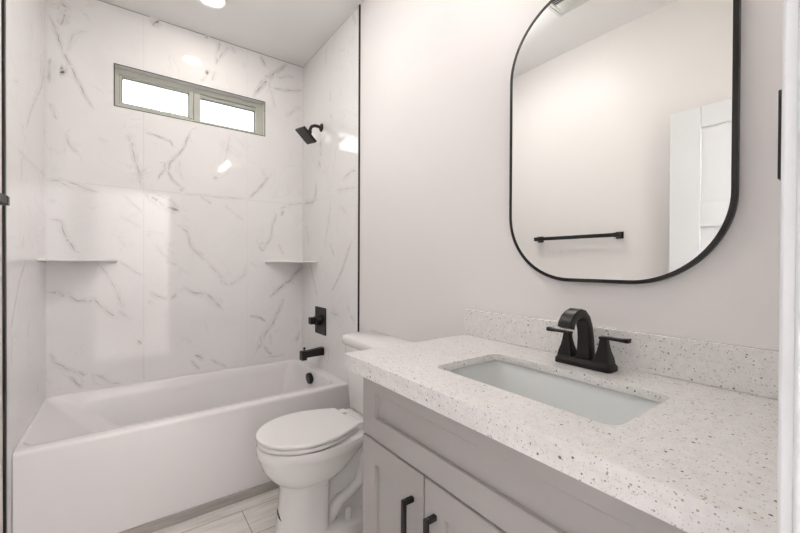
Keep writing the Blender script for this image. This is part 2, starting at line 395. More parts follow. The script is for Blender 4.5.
V_BACK = [
 ([(48.8,13.8),(53.8,25),(61,45),(67.5,60),(77.5,80),(86,97.5),(94.5,110)],1.3,.42),
 ([(61,0),(65.5,7.5),(63.8,17.5),(61,26)],2.2,.4), ([(67.5,9),(63,13)],2,.3),
 ([(57.5,65),(60,75),(65.5,72.5),(67.5,66)],1.6,.36), ([(86,30),(72.5,35),(69,47.5),(65.5,54)],1.5,.2),
 ([(152,26),(156,22.5),(159,20)],2.6,.55), ([(49,102),(53,110),(57,120)],1.6,.25), ([(50,58),(49,72),(50,84)],3,.2),
 ([(205,35),(208,39)],2.2,.5), ([(220,41),(218,57),(216,65)],1.6,.38), ([(229,47),(221,55),(219,60)],1.5,.3), ([(231,46),(236,54)],1.5,.25),
 ([(205,72),(210,71),(201,82)],1.4,.3), ([(215,71),(212,81)],1.5,.28), ([(260,56),(263,61),(266,67)],1.8,.45), ([(244,62),(245,70)],1.5,.15),
 ([(287.5,64),(280,69.5),(272.5,74.5),(267,81),(262.5,85),(256,92.5),(253,97.5)],1.7,.7),
 ([(274,74),(280,78),(290,76),(295,79.5)],1.4,.28), ([(271,87.5),(285,90.5),(303,90.5)],1.5,.4),
 ([(270,82),(272.5,97.5),(276,110)],1.4,.22), ([(302,106),(294,111),(285,117)],1.6,.25), ([(268,78),(270,88),(266,93)],1.2,.2),
 ([(65,132),(69,144),(77.5,155)],1.4,.26), ([(98,138),(110,143)],1.4,.14),
 ([(130,135),(134,155),(139,172),(141,185)],1.8,.34), ([(127,134),(131,143)],3,.14),
 ([(145,132.5),(152,134),(160,137.5),(170,141),(173,147)],1.1,.6),
 ([(191,130),(185,145),(180,153),(177.5,155),(170,162.5),(167.5,171),(172.5,180),(184,190)],1.3,.5),
 ([(165,162),(165,170),(160,175),(157.5,180)],1.2,.45), ([(180,160),(179,170),(183,180)],2,.12),
 ([(47.5,180),(60,181),(75,184),(86,189),(99,192.5)],1.9,.3), ([(60,182),(72,188)],1.4,.22), ([(48,200),(57,202)],1.4,.25),
 ([(145,192.5),(149,195),(155,199),(165,206),(180,211)],3.2,.46), ([(146,192),(149,199)],2,.35), ([(158,200),(166,208)],2,.2),
 ([(122.5,194),(132,203),(144,214)],1.2,.22), ([(118,215),(142,228)],1.2,.15), ([(146,231),(150,234),(147,237)],1.2,.3), ([(146,231),(165,234)],1,.12),
 ([(50,219),(61,221),(64,232.5),(69,241),(76,252.5)],1.7,.36), ([(66,238),(69,242)],2.6,.25),
 ([(177.5,225),(186,229),(189,240),(195,252.5)],1.6,.45), ([(155,244),(161,252),(170,261)],1.5,.2),
 ([(212,180),(220,175),(226,170),(228,161)],2.6,.3), ([(230,135),(225,162),(217.5,177.5)],2.6,.14),
 ([(269,176),(263,184),(257.5,191),(247.5,199)],1.4,.42), ([(180,194),(200,195),(224,197.5),(247,199)],1.2,.25),
 ([(200,196),(206,200),(212,204)],1.4,.3), ([(180,192),(183,188),(181,186)],1.8,.3),
 ([(274,210),(276,216),(272.5,225),(271,237.5),(262.5,251),(256,240)],1.4,.34), ([(284,210),(281,216)],1.6,.4), ([(287,206),(280,208)],1.2,.25),
 ([(258,244),(266,243)],1.4,.25), ([(287,205),(295,204),(303,203)],1.4,.25), ([(279,244),(281,250),(284,255)],1.5,.3),
 ([(180,226),(187,232),(191,247),(207,262)],1.5,.32), ([(234,214),(240,218),(245,220)],1.3,.2), ([(225,205),(236,215)],1.2,.15),
 ([(45,292.5),(59,292.5),(69,296),(77.5,301),(87.5,301),(94,299),(102.5,307.5),(112.5,315),(125,319)],1.8,.4),
 ([(58,291),(64,296),(60,297)],2,.3), ([(94,299),(90,301),(89,304)],1.6,.4),
 ([(94,260),(106,272.5),(116,290),(122.5,306),(130,316)],1.6,.3), ([(117.5,260),(132.5,270),(142.5,276)],1.4,.28),
 ([(137.5,340),(142.5,345)],2,.45), ([(118,310),(128,318),(134,319)],3.2,.15),
 ([(50,352.5),(55,362.5),(67.5,369),(82.5,374),(87,376)],1.4,.38), ([(77,370),(83,375),(88,374)],1.4,.4),
 ([(70,376),(77.5,384),(82.5,389)],1.4,.36), ([(96,374),(110,382.5),(122,384)],1.5,.25),
 ([(149,291),(157.5,296),(167.5,300)],1.4,.4), ([(171,299),(175,296),(176,292.5)],1.6,.4), ([(150,300),(149,304)],1.6,.3),
 ([(181,289),(187,289),(192.5,292.5),(205,294),(215,301),(224,311)],1.8,.38), ([(206,293),(214,300),(221,308)],3.6,.2),
 ([(165,261),(177.5,265)],1.3,.25), ([(194,355),(198,356),(204,360)],1.5,.5), ([(191,360),(196,366),(200,370)],1.4,.35), ([(210,359),(218,363),(227.5,367.5)],1.3,.3),
 ([(181,335),(192,343)],1.3,.12), ([(304,265),(294,275),(290,281),(286,282.5),(277.5,290),(270,297.5)],2,.5),
 ([(249,315.5),(260,317.5),(266,322)],1.3,.58), ([(284,299),(279,310),(272.5,324),(265,334),(261,342.5),(255,354)],1.8,.36),
 ([(264,346),(268,352),(272.5,355)],1.2,.5), ([(260,335),(262,345)],1.4,.3), ([(270,332),(271,345)],1.2,.22),
 ([(205,260),(217.5,272.5),(225,282.5),(232.5,284),(244,275),(247.5,262.5)],2,.2), ([(220,280),(228,285)],2.4,.2),
 ([(301,330),(298,336),(296,342)],2.6,.2), ([(250,262),(258,268)],1.5,.14), ([(268,357),(285,355)],1.2,.25),
]
V_RIGHT = [
 ([(326,46),(326,58),(326,67)],1.4,.25), ([(352.5,11),(354,18),(356,25)],1.5,.3), ([(330,90),(331,102)],2,.2), ([(330.5,113),(333,122)],2.4,.16),
 ([(328,134),(325,141)],3,.16), ([(320,131),(321,150),(320,163)],2.6,.2), ([(318,160),(321,168)],5,.14),
 ([(304,203.5),(312.5,202.5),(315,198),(316,192.5),(316,181)],2.2,.42), ([(342.5,180),(347,175),(352.5,171),(356,170)],2.6,.26), ([(335,191),(345,189),(356,188)],2,.22),
 ([(331,202),(327.5,227.5),(325,247.5)],1.4,.26), ([(330,242),(332,250),(335,257)],1.4,.32),
 ([(352.5,240),(348,251),(345,262),(340,275),(335,285),(331,292)],1.4,.5), ([(310,262),(312.5,275),(317.5,297)],1.5,.3),
 ([(330,312),(340,316)],4,.16), ([(350,315),(355,322)],3,.2), ([(328,345),(329,362)],1.6,.2), ([(306,222),(309,245)],1.2,.2), ([(340,205),(347,214)],1.6,.2),
 ([(345,50),(338,50)],1.2,.15), ([(350,312),(347,305)],2.4,.16), ([(320,348),(328,364)],1.2,.2),
]
V_LEFT = [
 ([(45,67),(41,87.5),(31,110),(25,132)],2,.28), ([(42,60),(40,78)],2,.2), ([(14,145),(24,156),(35,167),(47,177)],1.8,.2), ([(21,156),(22,182)],1.5,.22), ([(38,165),(41,195)],1.6,.16),
 ([(26,260),(19,282),(12.5,317.5),(9.5,337.5)],1.5,.4), ([(11.5,335),(11.5,367)],1.4,.25), ([(38,382),(37,393)],1.3,.3), ([(30,320),(27,338)],3,.12), ([(24,235),(22,248)],2,.2),
 ([(33,40),(30,20)],3,.1), ([(12,80),(18,82)],2.4,.12), ([(40,10),(44,30)],2,.12),
]
def back_panel(bm):
    y0, y1 = YB, YB + 0.14
    box(bm, XLP - 0.12, WX0, y0, y1, 0, ZC); box(bm, WX1, XRP + 0.12, y0, y1, 0, ZC)
    box(bm, WX0, WX1, y0, y1, 0, WZ0); box(bm, WX0, WX1, y0, y1, WZ1, ZC)
gz = Z(0.4527)
J = 0.0022
e = 0.0
tile_wall('wall_back', back_panel, 1, YB, (0, -1, 0), V_BACK,
          [((XL, YB, gz), (XR, YB, gz), J, .24), ((0.0898, YB, 0.45), (0.0898, YB, WZ0), J, .22), ((0.0898, YB, WZ1), (0.0898, YB, ZC), J, .14),
           ((0.70, YB, 0.45), (0.70, YB, WZ0), J, .09), ((0.70, YB, WZ1), (0.70, YB, ZC), J, .07),
           ((XL, YB, ZC - .003), (XR, YB, ZC - .003), 0.005, .65)],
          'marble look tiled wall behind the bathtub with the high window')
tile_wall('wall_tile_right', lambda bm: box(bm, XR, XRP, TR_R, YB, 0, ZC), 0, XR, (-1, 0, 0), V_RIGHT,
          [((XR, TR_R, gz), (XR, YB, gz), J, .14), ((XR, 2.18, 0), (XR, 2.18, ZC), J, .10), ((XR, TR_R, ZC - .003), (XR, YB, ZC - .003), 0.004, .45)],
          'marble look tiling on the wall with the shower fittings')
tile_wall('wall_tile_left', lambda bm: box(bm, XLP, XL, TR_L, YB, 0, ZC), 0, XL, (1, 0, 0), V_LEFT,
          [((XL, TR_L, gz), (XL, YB, gz), J, .14), ((XL, 2.18, 0), (XL, 2.18, ZC), J, .10)],
          'marble look tiling on the left end of the tub alcove')
# black metal edge strips where the tiling stops
bm = bmesh.new(); box(bm, XR - 0.002, XRP, TR_R - 0.009, TR_R, 0, ZC); struct('trim_2', bm, M['black'], label='black metal edge strip beside the painted wall, right')
bm = bmesh.new(); box(bm, XLP, XL + 0.002, TR_L - 0.019, TR_L, 0, ZC); struct('trim_3', bm, M['black'], label='black metal edge strip of the left tiling')
# window reveal edge
bm = bmesh.new(); w = 0.0042
box(bm, WX0 - w, WX0, YB - 0.0012, YB + 0.003, WZ0 - w, WZ1 + w); box(bm, WX1, WX1 + w, YB - 0.0012, YB + 0.003, WZ0 - w, WZ1 + w)
box(bm, WX0, WX1, YB - 0.0012, YB + 0.003, WZ1, WZ1 + w); box(bm, WX0, WX1, YB - 0.0012, YB + 0.003, WZ0 - w, WZ0)
struct('trim_4', bm, M['gasket'], label='thin dark edge around the window opening')
bm = bmesh.new(); box(bm, XL + 0.001, XR - 0.001, 2.006, 2.0195, 0.0, 0.046)
struct('baseboard_tub', bm, M['base_tile'], bevel=0.001, label='grey tile strip along the foot of the bathtub')
bm = bmesh.new(); box(bm, XRP - 0.012, XRP, 1.06, TR_R - 0.01, 0, 0.09); struct('baseboard_right', bm, M['white_paint'], bevel=0.003)
bm = bmesh.new(); box(bm, XLP, XLP + 0.012, YF + .014, TR_L - 0.023, 0, 0.09); struct('baseboard_left', bm, M['white_paint'], bevel=0.003)

# window: aluminium slider
wy = YB + 0.045
win = bpy.data.objects.new('window_1', None); COL.objects.link(win); win.location = ((WX0 + WX1) / 2, YB + .08, WZ0); win['kind'] = 'structure'
win['label'] = 'narrow high two-pane aluminium window above the bathtub'; ROOT['window_1'] = Vector(win.location)
bm = bmesh.new()
box(bm, WX0, WX0 + .022, wy, YB + .13, WZ0, WZ1); box(bm, WX1 - .05, WX1, wy, YB + .13, WZ0, WZ1)
box(bm, WX0 + .022, WX1 - .05, wy, YB + .13, WZ1 - .036, WZ1); box(bm, WX0 + .022, WX1 - .05, wy, YB + .13, WZ0, WZ0 + .028)
box(bm, 0.365, 0.407, wy, YB + .10, WZ0 + .028, WZ1 - .036)
box(bm, 0.407, WX1 - .05, wy + .012, YB + .10, WZ1 - .056, WZ1 - .036)
obj('window_frame', bm, M['alu'], win, bevel=0.002)
bm = bmesh.new()   # sliding sash
s0, s1, sz0, sz1 = WX0 + .0215, 0.3655, WZ0 + .029, WZ1 - .037
box(bm, s0, s0 + .012, wy + .006, wy + .03, sz0, sz1); box(bm, s1 - .026, s1, wy - .004, wy + .03, sz0, sz1)
box(bm, s0 + .012, s1 - .026, wy + .006, wy + .03, sz1 - .010, sz1); box(bm, s0 + .012, s1 - .026, wy + .006, wy + .03, sz0, sz0 + .012)
obj('window_sash', bm, M['alu'], win, bevel=0.0015)
bm = bmesh.new(); box(bm, s0 + .012, s1 - .026, wy + .016, wy + .02, sz0 + .012, sz1 - .010); obj('window_pane', bm, M['glass'], win)
bm = bmesh.new(); box(bm, 0.407, WX1 - .05, wy + .030, wy + .034, WZ0 + .028, WZ1 - .056); obj('window_pane', bm, M['glass'], win)
bm = bmesh.new()
g = .0045
for (a0, a1, c0, c1, yy) in ((s0 + .012, s1 - .026, sz0 + .012, sz1 - .010, wy + .013), (0.407, WX1 - .05, WZ0 + .028, WZ1 - .056, wy + .027)):
    box(bm, a0, a1, yy, yy + .003, c1 - g, c1); box(bm, a0, a1, yy, yy + .003, c0, c0 + g); box(bm, a0, a0 + g, yy, yy + .003, c0 + g, c1 - g); box(bm, a1 - g, a1, yy, yy + .003, c0 + g, c1 - g)
box(bm, .3658, .3685, wy - .0045, wy, WZ0 + .03, WZ1 - .04); box(bm, s0 - .0008, s0 + .0012, wy + .001, wy + .006, sz0, sz1)
obj('glazing_gasket', bm, M['gasket'], win)
bm = bmesh.new(); box(bm, s1 - .012, s1 - .004, wy - .012, wy - .004, sz0 + .05, sz0 + .09); box(bm, s1 - .010, s1 - .006, wy - .010, wy - .004, sz0 + .10, sz0 + .13)
obj('window_latch', bm, M['alu'], win, bevel=.001)

# ------------------------------------------------------------------ bathtub
TB = (0.383, 2.405, 0)
tub = thing('bathtub', 'white alcove bathtub with a plain apron below the window', 'bathtub', TB)
TH = Z(-0.7363)
bm = bmesh.new()
def tsec(x0, x1, y0, y1, r, z): return [(x, y, z) for x, y in rrect(x0, x1, y0, y1, r, 10)]
x0, x1, y0, y1 = XL + .001, XR - .001, 2.02, YB - .0015
loft(bm, [tsec(x0, x1, y0, y1, .004, 0.0), tsec(x0, x1, y0, y1, .004, TH - .018), tsec(x0, x1, y0 + .002, y1, .004, TH - .008),
          tsec(x0, x1, y0 + .007, y1, .004, TH - .002), tsec(x0, x1, y0 + .014, y1, .004, TH),
          tsec(-.342, 1.052, 2.080, 2.770, .060, TH + .0005), tsec(-.338, 1.045, 2.087, 2.763, .060, TH - .003), tsec(-.330, 1.040, 2.093, 2.757, .060, TH - .012),
          tsec(-.280, 1.034, 2.100, 2.750, .075, TH - .06), tsec(-.13, 1.005, 2.125, 2.725, .10, TH - .22), tsec(0.02, .98, 2.14, 2.70, .12, TH - .32),
          tsec(0.07, .95, 2.165, 2.675, .11, TH - .345), tsec(0.14, .89, 2.22, 2.62, .08, TH - .352)])
obj('tub_shell', bm, M['tub'], tub, smooth=50)
bm = bmesh.new(); lathe(bm, [(0.036, 0), (0.038, .004), (0.038, .022), (0.034, .027)], (1.034, 2.43, TH - .055), (-1, 0, -0.12), 32)
o = obj('overflow_plate', bm, M['black'], tub, smooth=35); o['label'] = 'round matte black overflow cover'
bm = bmesh.new(); lathe(bm, [(0.035, 0), (0.035, .004), (0.02, .008)], (0.82, 2.42, TH - .352), (0, 0, 1), 28); o = obj('drain', bm, M['black'], tub, smooth=35); o['label'] = 'matte black drain'

# tub spout, valve, shower head (each fixed to the tiled wall on its own)
sp = thing('tub_spout', 'matte black square tub spout on the tiled wall above the tub rim', 'tub spout', (XR, 2.41, Z(-.61)))
bm = bmesh.new()
loft(bm, [[(x, y, z) for y, z in rrect(2.41 - hw, 2.41 + hw, Z(c) - hh, Z(c) + hh, .004, 3)] for x, hw, c, hh in
          ((XR - .001, .026, -.611, .027), (XR - .02, .025, -.611, .026), (XR - .10, .024, -.615, .022), (XR - .128, .024, -.617, .022))])
obj('spout_body', bm, M['black'], sp, bevel=.002)
bm = bmesh.new(); obox(bm, (XR - .143, 2.41, Z(-.624)), (.018, 0, 0), (0, .024, 0), (0, 0, .030)); obj('spout_end', bm, M['black'], sp, bevel=.003)
bm = bmesh.new(); tube(bm, [(XR - .135, 2.41, Z(-.600)), (XR - .135, 2.41, Z(-.580))], .004); lathe(bm, [(.004, 0), (.008, .002), (.008, .012), (.005, .015)], (XR - .135, 2.41, Z(-.584)), (0, 0, 1), 16)
obj('diverter_knob', bm, M['black'], sp, smooth=40)

va = thing('shower_valve', 'matte black square valve plate with blocky lever on the tiled wall', 'shower valve', (XR, 2.445, Z(-.40)))
me = plate([rrect(-.085, .085, -.095, .095, .006, 3)], .008, .0015); stand(me, (0, 1, 0), (0, 0, 1), (1, 0, 0), (XR - .0045, 2.441, Z(-.4025)))
link('valve_plate', me, M['black'], va, smooth=35)
bm = bmesh.new(); lathe(bm, [(.036, 0), (.036, .03), (.033, .034)], (XR - .008, 2.445, Z(-.40)), (-1, 0, 0), 36); obj('valve_sleeve', bm, M['black'], va, smooth=40)
bm = bmesh.new(); obox(bm, (XR - .058, 2.455, Z(-.40)), (.022, 0, 0), (0, .022, 0), (0, 0, .024)); obj('lever', bm, M['bronze'], va, bevel=.003)

sh = thing('overhead_shower', 'matte black square shower head on a short curved arm high on the tiled wall', 'shower head', (XR, 2.44, Z(.95)))
bm = bmesh.new(); lathe(bm, [(.029, 0), (.029, .003), (.024, .009), (.012, .013)], (XR - .0005, 2.44, Z(.955)), (-1, 0, 0), 32); obj('flange', bm, M['black'], sh, smooth=40)
arm = [(XR - .006, 2.44, Z(.953)), (XR - .030, 2.44, Z(.959)), (XR - .055, 2.44, Z(.957)), (XR - .075, 2.44, Z(.947)), (XR - .084, 2.44, Z(.929)), (XR - .088, 2.44, Z(.912))]
bm = bmesh.new(); tube(bm, arm, .011, 16); obj('shower_arm', bm, M['black'], sh, smooth=50)
d = Vector((-.64, .05, -.77)).normalized(); u = Vector((-.05, .98, .17)); u = (u - d * u.dot(d)).normalized(); v = d.cross(u)
hc = Vector((XR - .087, 2.44, Z(.911)))
bm = bmesh.new(); lathe(bm, [(.014, -.004), (.018, .004), (.018, .022), (.024, .032), (.024, .036)], hc, d, 24); obj('swivel_joint', bm, M['black'], sh, smooth=40)
bm = bmesh.new(); pc = hc + d * .044; obox(bm, pc, u * .063, v * .063, d * .0085); hp = obj('shower_plate', bm, M['black'], sh, bevel=.003)
bm = bmesh.new()
for i in range(-4, 5):
    for j in range(-4, 5):
        q = pc + d * .0085 + u * i * .0128 + v * j * .0128
        lathe(bm, [(.0032, -.001), (.0030, .0018), (.0018, .0026)], q, d, 8)
obj('spray_nozzles', bm, M['nozzle'], hp, smooth=40)

# corner shelves
def corner_shelf(cx, sx, label, la, lb):
    zt = Z(.0195); th = .0125
    pts = [(cx, YB), (cx + sx * la, YB), (cx + sx * (la - .002), YB - .012)]
    for k in range(1, 8):
        f = k / 8
        bow = .012 * math.sin(math.pi * f)
        pts.append((cx + sx * ((la - .01) * (1 - f) + .008 * f + bow * .7), YB - (.02 * (1 - f) + (lb - .01) * f + bow * .7)))
    pts += [(cx + sx * .012, YB - lb + .002), (cx, YB - lb)]
    bm = bmesh.new(); lay = bm.verts.layers.float.new('vein')
    loft(bm, [[(x, y, z) for x, y in pts] for z in (zt - th, zt)])
    o = obj('corner_shelf', bm, M['tile'], None, bevel=.002, origin=(cx + sx * .1, YB - .1, zt - th)); tag(o, label, 'shelf', 'marble corner shelves')
corner_shelf(XL, 1, 'white marble corner shelf over the sloping left end of the bathtub', .312, .258)
corner_shelf(XR, -1, 'white marble corner shelf below the shower head, above the black valve', .286, .302)

# ------------------------------------------------------------------ toilet
TY = 1.585
toi = thing('toilet', 'white two-piece toilet with closed lid between the bathtub and the grey vanity', 'toilet', (.78, TY, 0))
def egg(xf, xb, hw, z, xc=None, n=56, sq=2.6):
    xc = xc if xc is not None else xf + (xb - xf) * .52
    P = []
    for k in range(n):
        a = 2 * math.pi * k / n
        ca, sa = math.cos(a), math.sin(a)
        if ca <= 0:
            x = xc + (xc - xf) * ca; y = hw * sa
            y = hw * math.copysign(abs(sa) ** 0.96, sa)
        else:
            x = xc + (xb - xc) * math.copysign(abs(ca) ** (2 / sq), ca); y = hw * math.copysign(abs(sa) ** (2 / sq), sa)
        P.append((x, TY + y, z))
    return P
bm = bmesh.new()
loft(bm, [egg(.508, .735, .112, 0.0, .63, sq=6), egg(.508, .735, .112, .012, .63, sq=6), egg(.514, .730, .106, .03, .63, sq=6), egg(.529, .728, .102, .15, .63, sq=6),
          egg(.538, .733, .103, .262, .63, sq=5), egg(.532, .75, .108, .278, .63, sq=4), egg(.508, .785, .128, .292, .64, sq=3.6), egg(.482, .82, .146, .318, .65, sq=3.2), egg(.462, .855, .158, .350, .66, sq=3),
          egg(.450, .90, .167, .385, .66, sq=3), egg(.444, .92, .171, .402, .66, sq=3), egg(.439, .925, .175, .412, .66, sq=3.2), egg(.438, .93, .176, .440, .66, sq=3.2), egg(.443, .93, .171, .449, .66, sq=3.2), egg(.46, .92, .155, .452, .66, sq=3.2)])
# foot, rear body and trapway of the same china body
loft(bm, [egg(.60, 1.03, .135, 0.0, .80, sq=6), egg(.60, 1.03, .135, .045, .80, sq=6), egg(.605, 1.025, .126, .060, .80, sq=6), egg(.62, 1.01, .09, .066, .80, sq=6)])
loft(bm, [egg(.66, 1.02, .066, .02, .84, sq=5), egg(.66, 1.03, .062, .20, .84, sq=5), egg(.70, 1.05, .075, .30, .86, sq=5), egg(.74, 1.09, .11, .38, .9, sq=5), egg(.78, 1.10, .15, .43, .92, sq=5), egg(.79, 1.10, .16, .449, .92, sq=5)])
for s in (-1, 1):
    tube(bm, [(.735, TY + s * .045, .055), (.755, TY + s * .05, .10), (.79, TY + s * .052, .145), (.85, TY + s * .052, .165), (.895, TY + s * .054, .20), (.905, TY + s * .06, .27), (.92, TY + s * .075, .33), (.96, TY + s * .085, .37)], [.03, .034, .034, .031, .031, .034, .038, .04], 16)
obj('bowl', bm, M['china'], toi, smooth=50)
for s in (-1, 1):
    bm = bmesh.new(); lathe(bm, [(.016, 0), (.016, .036), (.013, .046), (.006, .050)], (.815, TY + s * .092, .062), (0, 0, 1), 20)
    obj('bolt_cap', bm, M['plastic'], toi, smooth=40)
def seat_outline(xf, xb, hw, xc, back):
    P = []
    n = 40
    for k in range(n + 1):                      # front and sides: ellipse that closes in towards the hinge
        a = R(90 + 180 * k / n)
        P.append((xc + (xc - xf) * math.cos(a), TY + hw * math.sin(a)))
    m_ = 9
    for k in range(1, m_ + 1):
        f = k / m_
        P.append((xc + (xb - xc) * f, TY - (hw + (back - hw) * (1 - math.cos(f * math.pi / 2)) )))
    for k in range(m_, 0, -1):
        f = k / m_
        P.append((xc + (xb - xc) * f, TY + (hw + (back - hw) * (1 - math.cos(f * math.pi / 2)) )))
    return P
me = plate([seat_outline(.440, .850, .176, .645, .118)], .017, .005); me.transform(Matrix.Translation((0, 0, .4645))); link('seat', me, M['plastic'], toi, smooth=40)
me = plate([seat_outline(.437, .852, .178, .645, .116)], .017, .006); me.transform(Matrix.Translation((0, 0, .4835))); link('lid', me, M['plastic'], toi, smooth=40)
bm = bmesh.new(); box(bm, .846, .897, TY - .100, TY + .100, .452, .472)
for s in (-1, 1): box(bm, .846, .892, TY + s * .078 - .021, TY + s * .078 + .021, .452, .485)
obj('hinge', bm, M['plastic'], toi, bevel=.005, seg=3)
bm = bmesh.new()
def tk(x0, y0, y1, z, r=.035, rb=.012, n=8):
    P = []
    for cx, cy, rr, st in ((1.106 - rb, y1 - rb, rb, 0), (x0 + r, y1 - r, r, 90), (x0 + r, y0 + r, r, 180), (1.106 - rb, y0 + rb, rb, 270)):
        for k in range(n + 1):
            a = R(st + 90 * k / n); P.append((cx + rr * math.cos(a), cy + rr * math.sin(a), z))
    return P
loft(bm, [tk(.968, 1.405, 1.752, .452, .03), tk(.955, 1.39, 1.765, .47, .035), tk(.942, 1.372, 1.772, .62, .038), tk(.930, 1.365, 1.778, .795, .04)])
obj('tank', bm, M['china'], toi, smooth=50)
bm = bmesh.new()
loft(bm, [tk(.928, 1.362, 1.784, .795, .04), tk(.920, 1.352, 1.793, .802, .045), tk(.919, 1.351, 1.794, .831, .045), tk(.923, 1.356, 1.790, .841, .045), tk(.936, 1.368, 1.776, .846, .04, .006)])
obj('tank_lid', bm, M['china'], toi, smooth=50)
# small dark curved mark on the pedestal
bm = bmesh.new()
mk = [(.5275, TY + .020, .156), (.5255, TY + .004, .146), (.5265, TY - .012, .135), (.5305, TY - .028, .127)]
tube(bm, mk, [.0015, .003, .0032, .002], 8)
o = obj('scuff_mark', bm, M['black'], toi, smooth=50); o['label'] = 'small curved dark mark on the pedestal'

# ------------------------------------------------------------------ vanity cabinet
CX, CY1, CY0 = .590, .990, .115
CZ = Z(-.3275)
van = thing('vanity_cabinet', 'grey shaker vanity cabinet under the speckled countertop', 'vanity cabinet', (.86, .55, 0))
bm = bmesh.new()
fx = CX + .021
box(bm, fx, XRP - .014, CY1 - .018, CY1, .0, CZ - .001); box(bm, fx, XRP - .014, CY0, CY0 + .018, .0, CZ - .001)
box(bm, fx, XRP - .014, CY0 + .018, CY1 - .018, .10, .118); box(bm, XRP - .026, XRP - .014, CY0 + .018, CY1 - .018, .118, CZ - .001)
box(bm, fx, fx + .018, CY0 + .018, CY1 - .018, CZ - .04, CZ - .001); box(bm, fx, fx + .018, CY0 + .018, CY1 - .018, .118, .15)
box(bm, fx + .06, fx + .075, CY0 + .018, CY1 - .018, 0, .10)
obj('carcass', bm, M['cab'], van, bevel=.001)
def shaker(name, ya, yb, za, zb, st=.072):
    rt = .05 if name == 'drawer_front' else st * .95
    me = plate([rect(ya, yb, za, zb), rect(ya + st, yb - st, za + st * .88, zb - rt)], .02, .0028)
    stand(me, (0, 1, 0), (0, 0, 1), (1, 0, 0), (CX + .010, 0, 0))
    bm = bmesh.new(); bm.from_mesh(me)
    box(bm, CX + .0115, CX + .0185, ya + st - .004, yb - st + .004, za + .03, zb - .03)
    bm.to_mesh(me); bm.free()
    return link(name, me, M['cab'], van, smooth=30)
shaker('drawer_front', CY0, CY1, Z(-.518), CZ - .004)
def pull(door, y, zt):
    bm = bmesh.new(); L = .135; px = CX - .030
    box(bm, px - .005, px + .006, y - .006, y + .006, zt - L, zt)
    box(bm, px + .006, CX - .0005, y - .006, y + .006, zt - .013, zt); box(bm, px + .006, CX - .0005, y - .006, y + .006, zt - L, zt - L + .013)
    o = obj('handle', bm, M['black'], door, bevel=.0018); o['label'] = 'matte black bar handle'
dz1 = Z(-.524)
for ya, yb, hy in ((.6985, CY1, .739), (.405, .6945, .653), (CY0, .401, .36)):
    dr = shaker('door', ya, yb, .105, dz1); pull(dr, hy, Z(-.592))

# countertop with backsplash, undermount sink, faucet
CT = Z(-.2814); TXF, TYL, TYR = .5537, 1.040, .062
ct = thing('countertop', 'white speckled quartz vanity countertop with sink cutout', 'countertop', (.83, .55, CZ))
ST = .0205
me = plate([rect(TXF, XRP - .001, TYR, TYL), rrect(.682, .945, .292, .765, .028, 6)], ST, .0006)
me.transform(Matrix.Translation((0, 0, CT - ST / 2)))
bm = bmesh.new(); bm.from_mesh(me)
box(bm, TXF, TXF + .03, TYR, TYL, CZ, CT - ST); box(bm, TXF + .03, XRP - .001, TYL - .03, TYL, CZ, CT - ST)
bm.to_mesh(me); bm.free(); link('slab', me, M['quartz'], ct, smooth=30)
bm = bmesh.new(); box(bm, XRP - .021, XRP - .001, TYR, TYL, CT + .0003, Z(-.1798)); obj('backsplash', bm, M['quartz'], ct, bevel=.002)
SB = CT - ST - .0005
snk = thing('sink', 'white rectangular undermount basin set below the countertop', 'sink', (.813, .53, SB - .15))
bm = bmesh.new(); s_ = []
def sk(x0, x1, y0, y1, r, z): return [(x, y, z) for x, y in rrect(x0, x1, y0, y1, r, 8)]
loft(bm, [sk(.652, .975, .262, .795, .05, SB - .022), sk(.652, .975, .262, .795, .05, SB - .001), sk(.672, .955, .282, .775, .035, SB - .001), sk(.676, .951, .286, .771, .038, SB - .006), sk(.690, .937, .305, .752, .045, SB - .10),
          sk(.705, .922, .325, .732, .05, SB - .128), sk(.735, .895, .36, .70, .05, SB - .140), sk(.79, .84, .50, .56, .02, SB - .145)], True, True)
loft(bm, [sk(.655, .972, .265, .792, .05, SB - .022), sk(.675, .952, .288, .768, .06, SB - .13), sk(.72, .91, .34, .71, .05, SB - .155)], False, True)
bmesh.ops.delete(bm, geom=[f for f in bm.faces if len(f.verts) > 6 and abs(f.calc_center_median().z - (SB - .022)) < 1e-4], context='FACES_ONLY')
obj('basin', bm, M['sink'], snk, smooth=45)
bm = bmesh.new(); lathe(bm, [(.030, 0), (.031, .003), (.022, .006), (.02, .004)], (.815, .53, SB - .1445), (0, 0, 1), 28); o = obj('drain', bm, M['bronze'], snk, smooth=40); o['label'] = 'dark drain'

FX, FY = 1.028, .5245
fau = thing('faucet', 'dark bronze two-handle arched faucet behind the sink', 'faucet', (FX, FY, CT))
bm = bmesh.new()
def fr_(x0, x1, y0, y1, r, z): return [(x, y, z) for x, y in rrect(x0, x1, y0, y1, r, 6)]
loft(bm, [fr_(FX - .028, FX + .028, FY - .078, FY + .078, .012, CT + .0005), fr_(FX - .028, FX + .028, FY - .078, FY + .078, .012, CT + .012), fr_(FX - .022, FX + .022, FY - .072, FY + .072, .010, CT + .022)])
obj('base_plate', bm, M['bronze'], fau, bevel=.0015)
path = [(FX + .004, .022, .017, .020), (FX + .004, .05, .016, .0185), (FX + .003, .08, .0150, .0170), (FX - .002, .108, .0140, .0165), (FX - .013, .131, .0130, .0165), (FX - .031, .146, .0125, .0165), (FX - .052, .151, .0125, .017), (FX - .073, .146, .0125, .0175),
        (FX - .088, .136, .0125, .018), (FX - .097, .124, .0125, .0185), (FX - .100, .1155, .0125, .0185)]
bm = bmesh.new(); secs = []
